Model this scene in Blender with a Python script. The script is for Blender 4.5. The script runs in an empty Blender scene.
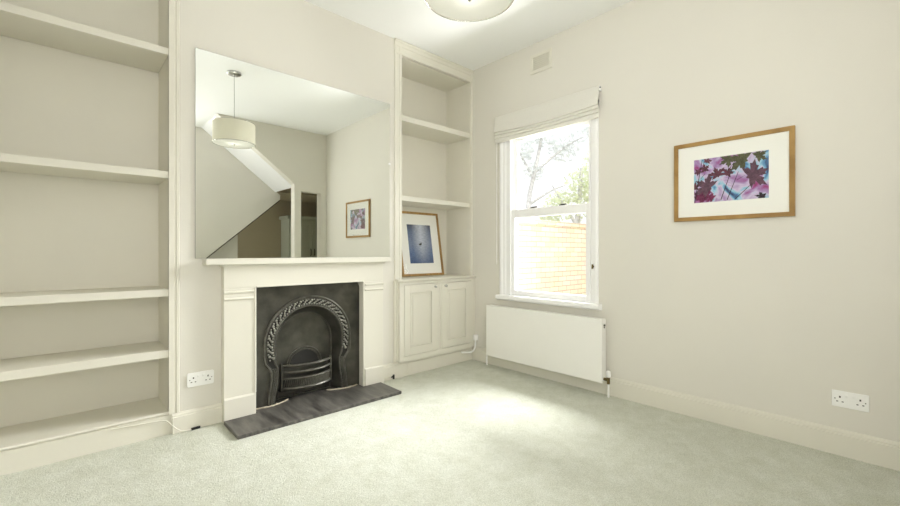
import bpy, bmesh, math, random
from mathutils import Vector, Matrix
random.seed(7)
PI = math.pi
SC = bpy.context.scene
COL = SC.collection

# ------------------------------------------------------------------ dimensions (metres)
YM, XR, H, YB = 3.035, 3.078, 2.964, -0.255   # chimney breast face, window wall face, ceiling, back wall face
YA, XL = 3.41, -0.47                          # back of the alcoves, left wall face
BX0, BX1 = 0.505, 2.115                       # sides of the chimney breast

# ------------------------------------------------------------------ materials
def srgb(r, g, b):
    f = lambda c: (c/255/12.92) if c/255 <= .04045 else ((c/255+.055)/1.055)**2.4
    return (f(r), f(g), f(b), 1)

def new_mat(name):
    m = bpy.data.materials.new(name); m.use_nodes = True
    nt = m.node_tree
    return m, nt, nt.nodes['Principled BSDF'], nt.nodes['Material Output']

def N(nt, t, **kw):
    n = nt.nodes.new(t)
    for k, v in kw.items(): setattr(n, k, v)
    return n

def noise_col(nt, c1, c2, scale, detail=4, lo=.35, hi=.65, stretch=None, rough=.5):
    tc = N(nt, 'ShaderNodeTexCoord')
    no = N(nt, 'ShaderNodeTexNoise'); no.inputs['Scale'].default_value = scale; no.inputs['Detail'].default_value = detail
    no.inputs['Roughness'].default_value = rough
    if stretch:
        mp = N(nt, 'ShaderNodeMapping'); mp.inputs['Scale'].default_value = stretch
        nt.links.new(tc.outputs['Object'], mp.inputs['Vector']); nt.links.new(mp.outputs['Vector'], no.inputs['Vector'])
    else:
        nt.links.new(tc.outputs['Object'], no.inputs['Vector'])
    cr = N(nt, 'ShaderNodeValToRGB')
    cr.color_ramp.elements[0].position = lo; cr.color_ramp.elements[0].color = c1
    cr.color_ramp.elements[1].position = hi; cr.color_ramp.elements[1].color = c2
    nt.links.new(no.outputs['Fac'], cr.inputs['Fac'])
    return no, cr

def simple(name, c, rough=.6, metal=0, var=.03, scale=6, bump=0, bscale=120, spec=.5):
    m, nt, b, out = new_mat(name)
    c2 = tuple(max(0, x*(1-var)) for x in c[:3]) + (1,)
    no, cr = noise_col(nt, c2, c, scale)
    nt.links.new(cr.outputs['Color'], b.inputs['Base Color'])
    b.inputs['Roughness'].default_value = rough; b.inputs['Metallic'].default_value = metal
    b.inputs['Specular IOR Level'].default_value = spec
    if bump:
        tc = N(nt, 'ShaderNodeTexCoord'); n2 = N(nt, 'ShaderNodeTexNoise'); n2.inputs['Scale'].default_value = bscale
        nt.links.new(tc.outputs['Object'], n2.inputs['Vector'])
        bp = N(nt, 'ShaderNodeBump'); bp.inputs['Strength'].default_value = bump; bp.inputs['Distance'].default_value = .01
        nt.links.new(n2.outputs['Fac'], bp.inputs['Height']); nt.links.new(bp.outputs['Normal'], b.inputs['Normal'])
    return m

M = {}
M['wall'] = simple('wall_paint', srgb(221, 218, 209), .75, var=.015, scale=2, bump=.03, bscale=90, spec=.3)
M['joinery'] = simple('joinery_paint', srgb(222, 219, 207), .5, var=.015, scale=4, bump=.02, bscale=60)
M['ceiling'] = simple('ceiling_paint', srgb(247, 248, 248), .85, var=.01, scale=2, spec=.2)
M['white'] = simple('white_gloss', srgb(246, 246, 246), .3, var=.01)
M['soffit'] = simple('white_emulsion', srgb(240, 240, 242), .8, var=.01)
M['rad'] = simple('radiator_enamel', srgb(240, 239, 234), .35, var=.01)
M['plastic'] = simple('white_plastic', srgb(244, 244, 242), .3, var=.01)
M['plastic_dk'] = simple('pin_dark', srgb(60, 58, 55), .5)
M['black'] = simple('black_plastic', srgb(22, 22, 20), .45)
M['chrome'] = simple('chrome', srgb(205, 205, 203), .2, metal=1, var=.03)
M['brass'] = simple('aged_brass', srgb(120, 105, 70), .4, metal=.8, var=.2, scale=60)
M['steel'] = simple('dark_steel', srgb(95, 92, 84), .4, metal=.8, var=.2, scale=60)
M['kitchen_wall'] = simple('brown_wall_paint', srgb(172, 162, 138), .8, var=.02)
M['cabinet'] = simple('sage_cabinet_paint', srgb(172, 176, 160), .5, var=.03)
M['mortar'] = simple('mortar', srgb(205, 195, 172), .9, var=.3, scale=70, bump=.6)
M['mount'] = simple('mount_card', srgb(242, 241, 236), .85, var=.01)
M['bark'] = simple('bark', srgb(232, 230, 228), .9, var=.3, scale=14, bump=.5)
M['paving'] = simple('paving', srgb(205, 200, 190), .9, var=.2, scale=8)

# back wall paint of the room is the same cream
def mk_carpet():
    m, nt, b, out = new_mat('carpet_pile')
    no, cr = noise_col(nt, srgb(207, 209, 193), srgb(221, 223, 211), 9, 8, .36, .66, rough=.72)
    tc = N(nt, 'ShaderNodeTexCoord')
    n2 = N(nt, 'ShaderNodeTexNoise'); n2.inputs['Scale'].default_value = 210; n2.inputs['Detail'].default_value = 3
    nt.links.new(tc.outputs['Object'], n2.inputs['Vector'])
    c2 = N(nt, 'ShaderNodeValToRGB')
    c2.color_ramp.elements[0].position = .3; c2.color_ramp.elements[0].color = (.68, .68, .65, 1)
    c2.color_ramp.elements[1].position = .62; c2.color_ramp.elements[1].color = (1, 1, 1, 1)
    nt.links.new(n2.outputs['Fac'], c2.inputs['Fac'])
    mx = N(nt, 'ShaderNodeMix', data_type='RGBA', blend_type='MULTIPLY'); mx.inputs[0].default_value = 1
    nt.links.new(cr.outputs['Color'], mx.inputs[6]); nt.links.new(c2.outputs['Color'], mx.inputs[7])
    nt.links.new(mx.outputs[2], b.inputs['Base Color'])
    n3 = N(nt, 'ShaderNodeTexNoise'); n3.inputs['Scale'].default_value = 45; n3.inputs['Detail'].default_value = 5
    nt.links.new(tc.outputs['Object'], n3.inputs['Vector'])
    ad = N(nt, 'ShaderNodeMath', operation='ADD')
    nt.links.new(n2.outputs['Fac'], ad.inputs[0]); nt.links.new(n3.outputs['Fac'], ad.inputs[1])
    bp = N(nt, 'ShaderNodeBump'); bp.inputs['Strength'].default_value = .55; bp.inputs['Distance'].default_value = .012
    nt.links.new(ad.outputs[0], bp.inputs['Height']); nt.links.new(bp.outputs['Normal'], b.inputs['Normal'])
    b.inputs['Roughness'].default_value = 1; b.inputs['Specular IOR Level'].default_value = .05
    b.inputs['Sheen Weight'].default_value = .15
    return m
M['carpet'] = mk_carpet()

def mk_iron():
    m, nt, b, out = new_mat('cast_iron')
    no, cr = noise_col(nt, srgb(58, 57, 52), srgb(92, 90, 82), 9, 6, .3, .72)
    nt.links.new(cr.outputs['Color'], b.inputs['Base Color'])
    b.inputs['Roughness'].default_value = .36; b.inputs['Metallic'].default_value = .45
    tc = N(nt, 'ShaderNodeTexCoord'); n2 = N(nt, 'ShaderNodeTexNoise'); n2.inputs['Scale'].default_value = 160
    nt.links.new(tc.outputs['Object'], n2.inputs['Vector'])
    bp = N(nt, 'ShaderNodeBump'); bp.inputs['Strength'].default_value = .25; bp.inputs['Distance'].default_value = .004
    nt.links.new(n2.outputs['Fac'], bp.inputs['Height']); nt.links.new(bp.outputs['Normal'], b.inputs['Normal'])
    return m
M['iron'] = mk_iron()
M['iron_lit'] = simple('highlit_iron', srgb(104, 102, 94), .34, metal=.6, var=.35, scale=40)  # lighter iron for rims and bars, their highlights put into the colour
M['iron_glint'] = simple('glint_iron', srgb(172, 170, 160), .34, metal=.6, var=.35, scale=40)  # palest iron, painted highlights on the raised leaf ornament
M['iron_shade'] = simple('shaded_recess_iron', srgb(34, 33, 30), .5, metal=.3, var=.3, scale=20)  # darker iron behind the leaf ornament, recess shade painted in
M['soot'] = simple('sooty_iron', srgb(40, 39, 36), .7, var=.3, scale=12)

def mk_slate():
    m, nt, b, out = new_mat('slate_hearth')
    no, cr = noise_col(nt, srgb(54, 52, 49), srgb(110, 107, 101), 9, 6, .34, .68, stretch=(2.6, .5, 1), rough=.65)
    nt.links.new(cr.outputs['Color'], b.inputs['Base Color'])
    mr = N(nt, 'ShaderNodeMapRange'); mr.inputs[3].default_value = .28; mr.inputs[4].default_value = .6
    nt.links.new(no.outputs['Fac'], mr.inputs[0]); nt.links.new(mr.outputs[0], b.inputs['Roughness'])
    bp = N(nt, 'ShaderNodeBump'); bp.inputs['Strength'].default_value = .25; bp.inputs['Distance'].default_value = .006
    nt.links.new(no.outputs['Fac'], bp.inputs['Height']); nt.links.new(bp.outputs['Normal'], b.inputs['Normal'])
    return m
M['slate'] = mk_slate()

def mk_oak():
    m, nt, b, out = new_mat('oak_frame')
    no, cr = noise_col(nt, srgb(140, 106, 54), srgb(178, 143, 84), 30, 4, .3, .7, stretch=(1, .25, .25))
    nt.links.new(cr.outputs['Color'], b.inputs['Base Color']); b.inputs['Roughness'].default_value = .45
    return m
M['oak'] = mk_oak()

def mk_mirror():
    m, nt, b, out = new_mat('mirror_silver')
    no, cr = noise_col(nt, (.92, .945, .915, 1), (.93, .95, .925, 1), 1)
    nt.links.new(cr.outputs['Color'], b.inputs['Base Color'])
    b.inputs['Metallic'].default_value = 1; b.inputs['Roughness'].default_value = 0
    return m
M['mirror'] = mk_mirror()
M['mirror_edge'] = simple('mirror_edge', srgb(120, 128, 116), .3)

def mk_glass(name, refl=.5):
    m, nt, b, out = new_mat(name)
    nt.nodes.remove(b)
    tr = N(nt, 'ShaderNodeBsdfTransparent'); tr.inputs[0].default_value = (.985, .99, .985, 1)
    gl = N(nt, 'ShaderNodeBsdfGlossy'); gl.inputs['Roughness'].default_value = .01
    fr = N(nt, 'ShaderNodeFresnel'); fr.inputs['IOR'].default_value = 1.45
    # cast: the two faces of the pane each reflect a little
    mu = N(nt, 'ShaderNodeMath', operation='MULTIPLY'); mu.inputs[1].default_value = refl
    nt.links.new(fr.outputs[0], mu.inputs[0])
    mx = N(nt, 'ShaderNodeMixShader')
    nt.links.new(mu.outputs[0], mx.inputs[0]); nt.links.new(tr.outputs[0], mx.inputs[1]); nt.links.new(gl.outputs[0], mx.inputs[2])
    nt.links.new(mx.outputs[0], out.inputs['Surface'])
    return m
M['glass'] = mk_glass('window_glass', .6)
M['picture_glass'] = mk_glass('picture_glass', .35)

def mk_fabric(name, c, trans=.3, scale=400):
    m, nt, b, out = new_mat(name)
    tc = N(nt, 'ShaderNodeTexCoord')
    wv = N(nt, 'ShaderNodeTexNoise'); wv.inputs['Scale'].default_value = scale
    mp = N(nt, 'ShaderNodeMapping'); mp.inputs['Scale'].default_value = (1, 1, .12)
    nt.links.new(tc.outputs['Object'], mp.inputs[0]); nt.links.new(mp.outputs[0], wv.inputs['Vector'])
    cr = N(nt, 'ShaderNodeValToRGB')
    cr.color_ramp.elements[0].color = tuple(x*.9 for x in c[:3]) + (1,); cr.color_ramp.elements[1].color = c
    nt.links.new(wv.outputs['Fac'], cr.inputs['Fac'])
    nt.links.new(cr.outputs['Color'], b.inputs['Base Color']); b.inputs['Roughness'].default_value = .95
    b.inputs['Specular IOR Level'].default_value = .1
    tl = N(nt, 'ShaderNodeBsdfTranslucent'); nt.links.new(cr.outputs['Color'], tl.inputs[0])
    mx = N(nt, 'ShaderNodeMixShader'); mx.inputs[0].default_value = trans
    nt.links.new(b.outputs[0], mx.inputs[1]); nt.links.new(tl.outputs[0], mx.inputs[2])
    nt.links.new(mx.outputs[0], out.inputs['Surface'])
    return m
M['shade'] = mk_fabric('lampshade_fabric', srgb(242, 240, 230), .35)
M['blind'] = mk_fabric('blind_linen', srgb(238, 236, 228), .12, 300)
M['diffuser'] = mk_fabric('acrylic_diffuser', srgb(244, 244, 240), .4, 5)

def mk_brick():
    m, nt, b, out = new_mat('pale_brick')
    tc = N(nt, 'ShaderNodeTexCoord')
    sp = N(nt, 'ShaderNodeSeparateXYZ'); nt.links.new(tc.outputs['Object'], sp.inputs[0])
    cb = N(nt, 'ShaderNodeCombineXYZ')
    nt.links.new(sp.outputs[0], cb.inputs[0]); nt.links.new(sp.outputs[2], cb.inputs[1])
    br = N(nt, 'ShaderNodeTexBrick')
    br.inputs['Color1'].default_value = srgb(236, 220, 198); br.inputs['Color2'].default_value = srgb(226, 202, 174)
    br.inputs['Mortar'].default_value = srgb(180, 162, 142)
    br.inputs['Scale'].default_value = 1; br.inputs['Brick Width'].default_value = .225; br.inputs['Row Height'].default_value = .075
    br.inputs['Mortar Size'].default_value = .006; br.inputs['Mortar Smooth'].default_value = .2; br.inputs['Bias'].default_value = -.1
    nt.links.new(cb.outputs[0], br.inputs['Vector'])
    no = N(nt, 'ShaderNodeTexNoise'); no.inputs['Scale'].default_value = 3; nt.links.new(tc.outputs['Object'], no.inputs['Vector'])
    mx = N(nt, 'ShaderNodeMix', data_type='RGBA', blend_type='MULTIPLY'); mx.inputs[0].default_value = .25
    nt.links.new(br.outputs['Color'], mx.inputs[6]); nt.links.new(no.outputs['Color'], mx.inputs[7])
    nt.links.new(mx.outputs[2], b.inputs['Base Color']); b.inputs['Roughness'].default_value = .9
    bp = N(nt, 'ShaderNodeBump'); bp.inputs['Strength'].default_value = .4; bp.inputs['Distance'].default_value = .01; bp.invert = True
    nt.links.new(br.outputs['Fac'], bp.inputs['Height']); nt.links.new(bp.outputs['Normal'], b.inputs['Normal'])
    return m
M['brick'] = mk_brick()
def mk_leaf(name, c1, c2):
    m, nt, b, out = new_mat(name)
    no, cr = noise_col(nt, c1, c2, 3, 3, .3, .7)
    nt.links.new(cr.outputs['Color'], b.inputs['Base Color']); b.inputs['Roughness'].default_value = .6
    tl = N(nt, 'ShaderNodeBsdfTranslucent'); nt.links.new(cr.outputs['Color'], tl.inputs[0])
    mx = N(nt, 'ShaderNodeMixShader'); mx.inputs[0].default_value = .4
    nt.links.new(b.outputs[0], mx.inputs[1]); nt.links.new(tl.outputs[0], mx.inputs[2]); nt.links.new(mx.outputs[0], out.inputs['Surface'])
    return m
M['leaf_hazed'] = mk_leaf('hazed_leaves', srgb(238, 241, 240), srgb(248, 249, 246))  # near-white leaves, overexposure and haze put into the colour
M['leaf_green'] = mk_leaf('hazed_green_leaves', srgb(228, 234, 204), srgb(242, 244, 220))  # green whitened the same way, haze painted into it

# ------------------------------------------------------------------ mesh helpers
class MB:
    """collects geometry for ONE mesh object; several material slots are allowed"""
    def __init__(s): s.bm = bmesh.new(); s.mi = 0
    def face(s, pts):
        f = s.bm.faces.new([s.bm.verts.new(p) for p in pts]); f.material_index = s.mi; return f
    def box(s, x0, x1, y0, y1, z0, z1):
        x0, x1 = min(x0, x1), max(x0, x1); y0, y1 = min(y0, y1), max(y0, y1); z0, z1 = min(z0, z1), max(z0, z1)
        v = [s.bm.verts.new(p) for p in ((x0,y0,z0),(x1,y0,z0),(x1,y1,z0),(x0,y1,z0),(x0,y0,z1),(x1,y0,z1),(x1,y1,z1),(x0,y1,z1))]
        for q in ((0,3,2,1),(4,5,6,7),(0,1,5,4),(1,2,6,5),(2,3,7,6),(3,0,4,7)):
            s.bm.faces.new([v[i] for i in q]).material_index = s.mi
        return s
    def loft(s, rings, closed=True, caps=True):
        R = [[s.bm.verts.new(p) for p in r] for r in rings]
        n = len(R[0])
        for a, b in zip(R, R[1:]):
            for i in range(n if closed else n-1):
                j = (i+1) % n
                s.bm.faces.new((a[i], a[j], b[j], b[i])).material_index = s.mi
        if caps and closed:
            s.bm.faces.new(R[0][::-1]).material_index = s.mi; s.bm.faces.new(R[-1]).material_index = s.mi
        return s
    def prism_y(s, prof, y0, y1):      # prof = [(x, z)]
        return s.loft([[(x, y0, z) for x, z in prof], [(x, y1, z) for x, z in prof]])
    def prism_x(s, prof, x0, x1):      # prof = [(y, z)]
        return s.loft([[(x0, y, z) for y, z in prof], [(x1, y, z) for y, z in prof]])
    def prism_z(s, prof, z0, z1):      # prof = [(x, y)]
        return s.loft([[(x, y, z0) for x, y in prof], [(x, y, z1) for x, y in prof]])
    def tube(s, pts, r, n=10, r2=None):
        pts = [Vector(p) for p in pts]; rings = []
        up = Vector((.13, .31, .94)).normalized(); prev = None
        for i, p in enumerate(pts):
            t = (pts[min(i+1, len(pts)-1)] - pts[max(i-1, 0)]).normalized()
            a = prev if prev is not None else up
            u = (a - t*a.dot(t))
            if u.length < 1e-4: u = t.orthogonal()
            u.normalize(); prev = u; w = t.cross(u)
            rr = r if r2 is None else r + (r2-r)*i/max(1, len(pts)-1)
            rings.append([p + u*rr*math.cos(2*PI*k/n) + w*rr*math.sin(2*PI*k/n) for k in range(n)])
        return s.loft(rings)
    def lathe(s, prof, cx, cy, n=48, caps=True):   # prof = [(r, z)] about a vertical axis
        return s.loft([[(cx+r*math.cos(2*PI*k/n), cy+r*math.sin(2*PI*k/n), z) for k in range(n)] for r, z in prof], caps=caps)
    def sphere(s, c, r, n=12):
        k = 8
        return s.lathe([(max(1e-4, r*math.sin(PI*i/k)), c[2]-r*math.cos(PI*i/k)) for i in range(k+1)], c[0], c[1], n)
    def build(s, name, mats, parent=None, smooth=False, bevel=0, seg=2, origin=None):
        bmesh.ops.recalc_face_normals(s.bm, faces=s.bm.faces)
        vs = [v.co for v in s.bm.verts]
        if parent is not None: o0 = parent.location.copy()
        elif origin is not None: o0 = Vector(origin)
        else:
            o0 = Vector(((min(v.x for v in vs)+max(v.x for v in vs))/2, (min(v.y for v in vs)+max(v.y for v in vs))/2, min(v.z for v in vs)))
        wp = Vector((0, 0, 0))
        if parent is not None:
            q = parent
            while q is not None: wp += q.location; q = q.parent
            o0 = wp
        for v in s.bm.verts: v.co -= o0
        me = bpy.data.meshes.new(name); s.bm.to_mesh(me); s.bm.free()
        if not isinstance(mats, (list, tuple)): mats = [mats]
        for m in mats: me.materials.append(m)
        ob = bpy.data.objects.new(name, me); COL.objects.link(ob)
        if parent is not None: ob.parent = parent
        else: ob.location = o0
        if smooth:
            for p in me.polygons: p.use_smooth = True
            try: me.set_sharp_from_angle(angle=math.radians(40))
            except Exception: pass
        if bevel:
            b = ob.modifiers.new('bevel', 'BEVEL'); b.width = bevel; b.segments = seg; b.limit_method = 'ANGLE'; b.angle_limit = math.radians(35)
        return ob

def tag(o, label, cat, group=None):
    o['label'] = label; o['category'] = cat
    if group: o['group'] = group
    return o
def thing(name, label, cat, loc, group=None):
    o = bpy.data.objects.new(name, None); o.empty_display_size = .1; COL.objects.link(o); o.location = loc
    return tag(o, label, cat, group)
def struct(o, label=None, cat=None):
    o['kind'] = 'structure'
    if label: o['label'] = label
    if cat: o['category'] = cat
    return o
def arc(cx, cz, r, a0, a1, n):
    return [(cx+r*math.cos(math.radians(a0+(a1-a0)*i/n)), cz+r*math.sin(math.radians(a0+(a1-a0)*i/n))) for i in range(n+1)]

# ================================================================== THE SETTING
m = MB(); m.box(-.7, 4.3, -2.6, 3.6, -.12, 0)
struct(m.build('floor', M['carpet']), 'pale grey green fitted carpet with short pile covering the room', 'floor')
m = MB(); m.box(-.7, 4.3, -2.6, 3.6, H, H+.15)
struct(m.build('ceiling', M['ceiling']), 'plain flat white ceiling above the room', 'ceiling')

# window wall with a hole for the sash window
WY0, WY1, WZ0, WZ1 = 1.665, 2.615, .675, 2.30
m = MB(); T = .13
m.box(XR, XR+T, YB-.12, WY0, 0, H); m.box(XR, XR+T, WY1, 3.6, 0, H)
m.box(XR, XR+T, WY0, WY1, 0, WZ0); m.box(XR, XR+T, WY0, WY1, WZ1, H)
struct(m.build('wall_right', M['wall']), 'cream painted wall with the sash window and radiator', 'wall')
m = MB(); m.box(-.6, XR+T, YA, YA+.15, 0, H)
struct(m.build('wall_alcove', M['wall']), 'cream wall behind the alcove shelving', 'wall')
m = MB(); m.box(XL-.13, XL, -2.5, YA+.1, 0, H)
struct(m.build('wall_left', M['wall']), 'cream side wall left of the fitted bookshelves', 'wall')
# chimney breast with the fireplace opening
m = MB()
m.box(BX0, .945, YM, YA, 0, H); m.box(1.775, BX1, YM, YA, 0, H); m.box(.945, 1.775, YM, YA, .88, H)
struct(m.build('wall_fireplace', M['wall']), 'cream painted chimney breast above and beside the fireplace', 'wall')
# back wall: stair shaped opening, post, doorway
m = MB()
m.loft([[(x, y, z) for x, z in ((2.567, 2.135), (2.567, 0), (2.668, 0), (2.668, 2.03), (2.983, 2.03), (2.983, 0), (XR+T, 0), (XR+T, H), (1.518, H))] for y in (YB, YB-.13)])
struct(m.build('wall_back', M['wall']), 'cream wall opposite the fireplace, cut away under the stairs, seen in the mirror', 'wall')
# stair flight with white soffit, seen in the mirror
m = MB()
m.loft([[(x, y, z) for x, z in ((2.6, 2.10), (2.63, 2.30), (1.60, H+.1), (1.45, H+.06))] for y in (YB-.131, -1.13)])
struct(m.build('trim_soffit', M['soffit']), 'white sloping soffit under the upper stair flight, seen in the mirror', 'stair soffit')
m = MB()
m.loft([[(x, y, z) for x, z in ((2.68, 2.06), (2.68, 1.985), (1.15, .625), (1.15, H), (1.52, H))] for y in (-1.131, -1.18)])
struct(m.build('wall_stair', M['wall']), 'cream stair side panel with sloping lower edge, seen in the mirror', 'stair wall')
m = MB()
m.loft([[(x, y, z) for x, z in ((2.68, 1.985), (2.68, 1.967), (1.15, .607), (1.15, .625))] for y in (-1.125, -1.30)])
struct(m.build('trim_stair', M['steel']), 'thin dark string trim along the lower edge of the stair panel', 'stair trim')  # dark trim for the string of the stair
m = MB(); m.box(1.15, 2.07, -1.36, -1.31, 0, 2.9)
struct(m.build('wall_hall', M['wall']), 'pale partition below the stairs, seen in the mirror', 'wall')
m = MB(); m.box(-.6, 4.2, -2.52, -2.42, 0, H)
struct(m.build('wall_kitchen', M['kitchen_wall']), 'brown painted far wall beyond the doorway, seen in the mirror', 'wall')
m = MB(); m.box(4.1, 4.2, -2.42, YB-.13, 0, H)
struct(m.build('wall_kitchen_side', M['kitchen_wall']), 'brown side wall of the next room', 'wall')
m = MB(); m.box(XR+T, 4.1, YB-.13, YB-.03, 0, H)
struct(m.build('wall_kitchen_front', M['kitchen_wall']), 'front wall of the next room', 'wall')
m = MB(); m.box(2.07, 4.1, -2.42, -1.31, 2.13, 2.2)
struct(m.build('ceiling_kitchen', M['kitchen_wall']), 'low ceiling of the next room', 'ceiling')

# skirtings
def skirt_prof(h, d=.018): return [(0, 0), (d, 0), (d, h-.024), (d*.72, h-.021), (d*.72, h-.012), (d*.35, h), (0, h)]
m = MB(); m.prism_y([(XR-a, z) for a, z in skirt_prof(.138, .02)], YB, YM)
struct(m.build('baseboard_right', M['joinery']), 'tall cream skirting along the window wall', 'skirting')
m = MB(); m.prism_x([(YM-a, z) for a, z in skirt_prof(.12, .02)], .487, .757)
struct(m.build('baseboard_fireplace', M['joinery']), 'cream skirting left of the fireplace below the socket', 'skirting')
m = MB(); m.prism_x([(YM-a, z) for a, z in skirt_prof(.135, .02)], 1.957, XR-.018)
struct(m.build('baseboard_alcove', M['joinery']), 'cream skirting from the fireplace under the cupboard to the corner', 'skirting')

# ================================================================== LEFT FITTED BOOKCASE
SD = .022
def shelf(root, x0, x1, z0, z1, yb=YA, yf=YM):
    m = MB(); m.box(x0, x1, yf, yb-.001, z0, z1); return m.build('shelf', M['joinery'], root, bevel=.003)
b = thing('fitted_bookcase', 'cream fitted alcove bookcase left of the chimney breast, five empty shelves, no cupboard', 'bookcase', (.0, YA-.18, 0), 'fitted alcove bookcases')
LX0, LX1 = -.448, .47
m = MB(); m.box(LX0, LX1, YA-.016, YA-.001, .117, H-.002); m.build('back_panel', M['joinery'], b)
m = MB(); m.box(LX0-.021, LX0, YM+.002, YA-.001, 0, H-.002); m.build('side_panel', M['joinery'], b)
m = MB(); m.box(LX1, LX1+.034, YM+.002, YA-.001, 0, H-.002); m.build('side_panel', M['joinery'], b)
for z0, z1 in ((2.290, 2.332), (1.545, 1.588), (.832, .876), (.462, .510)): shelf(b, LX0, LX1, z0, z1, YA-.017)
m = MB(); m.box(LX0, LX1, YM+.004, YA-.017, .112, .135)
m.tube([(LX0, YM+.004, .1275), (LX1+.004, YM+.004, .1275)], .0085, 10)
m.build('shelf', M['joinery'], b, smooth=False)
m = MB(); m.box(LX0-.02, LX1, YM-.002, YM+.02, 0, .116); m.build('plinth', M['joinery'], b)
# face frame with a stepped moulding beside the opening
m = MB()
m.prism_z([(LX1, YM+.02), (LX1, YM-.010), (LX1+.026, YM-.010), (LX1+.030, YM-.006), (LX1+.036, YM-.006), (LX1+.040, YM-.011), (LX1+.052, YM-.011), (LX1+.057, YM+.0), (LX1+.057, YM+.0005), (LX1+.034, YM+.0005), (LX1+.034, YM+.02)], .121, H-.002)
m.build('face_frame', M['joinery'], b)
m = MB(); m.box(LX0-.021, LX0+.0, YM-.008, YM+.0015, 0, H-.002); m.build('face_frame', M['joinery'], b)

# ================================================================== RIGHT FITTED BOOKCASE + CUPBOARD
b = thing('fitted_bookcase', 'cream open shelving right of the chimney breast standing above the two door cupboard', 'bookcase', (2.6, YA-.18, .86), 'fitted alcove bookcases')
RX0, RX1 = 2.186, 3.046; ZC = .8605
m = MB(); m.box(RX0, RX1, YA-.016, YA-.001, ZC, 2.86); m.build('back_panel', M['joinery'], b)
m = MB(); m.box(BX1+.001, RX0, YM+.001, YA-.001, ZC, 2.9); m.build('side_panel', M['joinery'], b)
m = MB(); m.box(RX1, XR-.001, YM+.001, YA-.001, ZC, 2.9); m.build('side_panel', M['joinery'], b)
m = MB(); m.box(RX0, RX1, YM+.02, YA-.001, 2.838, 2.88); m.build('top_panel', M['joinery'], b)
shelf(b, RX0, RX1, 2.268, 2.318, YA-.017); shelf(b, RX0, RX1, 1.557, 1.600, YA-.017)
m = MB()
zt = H-.003
m.prism_z([(BX1-.004, YM-.0005), (BX1-.004, YM-.010), (BX1+.010, YM-.013), (BX1+.016, YM-.007), (BX1+.044, YM-.007), (BX1+.050, YM-.012), (RX0, YM-.012), (RX0, YM-.0005)], ZC, zt)
m.box(RX1, XR-.001, YM-.012, YM, ZC, zt)
m.build('face_frame', M['joinery'], b)
m = MB()
m.prism_x([(YM-.012, 2.838), (YM-.014, 2.856), (YM-.0088, 2.862), (YM-.0088, 2.905), (YM-.014, 2.912), (YM-.018, 2.935), (YM-.026, 2.945), (YM-.026, zt), (YM-.0005, zt), (YM-.0005, 2.838)], BX1-.006, XR-.001)
m.build('cornice', M['joinery'], b)

CF = YM-.05          # cupboard face
c = thing('alcove_cupboard', 'low cream fitted cupboard with two panelled doors in the right alcove', 'cupboard', (2.6, YM+.1, .135))
CX0, CX1 = 2.135, 3.05
m = MB()
m.box(CX0+.001, CX0+.02, CF+.012, YM-.0005, .138, .831); m.box(CX1-.02, CX1-.001, CF+.012, YM-.021, .138, .831)
m.box(RX0+.001, RX1-.001, YM+.001, YA-.02, .20, .22)
m.build('carcass', M['joinery'], c)
m = MB()
m.box(CX0, 2.180, CF, CF+.02, .137, .832); m.box(3.012, CX1, CF, CF+.02, .137, .832)
m.box(2.180, 3.012, CF, CF+.02, .137, .182); m.box(2.180, 3.012, CF, CF+.02, .812, .832); m.box(2.570, 2.618, CF, CF+.02, .182, .812)
m.tube([(2.594, CF, .182), (2.594, CF, .812)], .006, 8)
m.build('face_frame', M['joinery'], c)
m = MB(); m.prism_z([(BX1-.012, YM-.0005), (BX1-.012, YM-.016), (BX1-.004, YM-.02), (BX1+.003, YM-.016), (BX1+.008, YM-.026), (BX1+.0215, YM-.026), (BX1+.0215, YM-.0005)], .14, .846)
m.build('side_moulding', M['joinery'], c)
m = MB(); m.box(CX1+.001, XR-.001, CF+.004, YM-.022, .142, .835)
m.tube([(CX1+.012, CF+.004, .142), (CX1+.012, CF+.004, .835)], .005, 8); m.build('filler_strip', M['joinery'], c)
m = MB()
m.prism_x([(YM-.0005, .833), (CF+.004, .833), (CF-.004, .838), (CF-.010, .848), (CF-.012, .852), (CF-.012, .857), (CF-.008, .860), (YM-.0005, .860)], CX0-.022, XR-.001)
m.box(RX0+.001, RX1-.001, YM-.0005, YA-.018, .833, .860)
m.build('worktop', M['joinery'], c)
def cup_door(x0, x1, knobx, ajar):
    z0, z1 = .186, .808; y0, y1 = CF-.004, CF+.016
    m = MB(); s = .068
    m.box(x0, x0+s, y0, y1, z0, z1); m.box(x1-s, x1, y0, y1, z0, z1); m.box(x0+s, x1-s, y0, y1, z0, z0+s); m.box(x0+s, x1-s, y0, y1, z1-s, z1)
    # bolection bead round a recessed panel
    a0, a1, c0, c1 = x0+s, x1-s, z0+s, z1-s
    m.box(a0, a1, y0+.012, y0+.018, c0, c1)
    for (p, q) in (((a0, c0), (a1, c0)), ((a1, c0), (a1, c1)), ((a1, c1), (a0, c1)), ((a0, c1), (a0, c0))):
        m.tube([(p[0], y0+.003, p[1]), (q[0], y0+.003, q[1])], .008, 8)
    m.box(a0+.03, a1-.03, y0+.006, y0+.013, c0+.03, c1-.03)
    d = m.build('door', M['joinery'], c, bevel=.002)
    k = MB()
    n = 16
    k.loft([[(knobx+r*math.cos(2*PI*i/n), y, .780+r*math.sin(2*PI*i/n)) for i in range(n)] for r, y in ((.009, y0), (.006, y0-.008), (.012, y0-.014), (.014, y0-.020), (.010, y0-.026), (.002, y0-.028))])
    k.build('knob', M['chrome'], d, smooth=True)
    return d
cup_door(2.183, 2.567, 2.530, True); cup_door(2.621, 3.009, 2.658, False)

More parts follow.
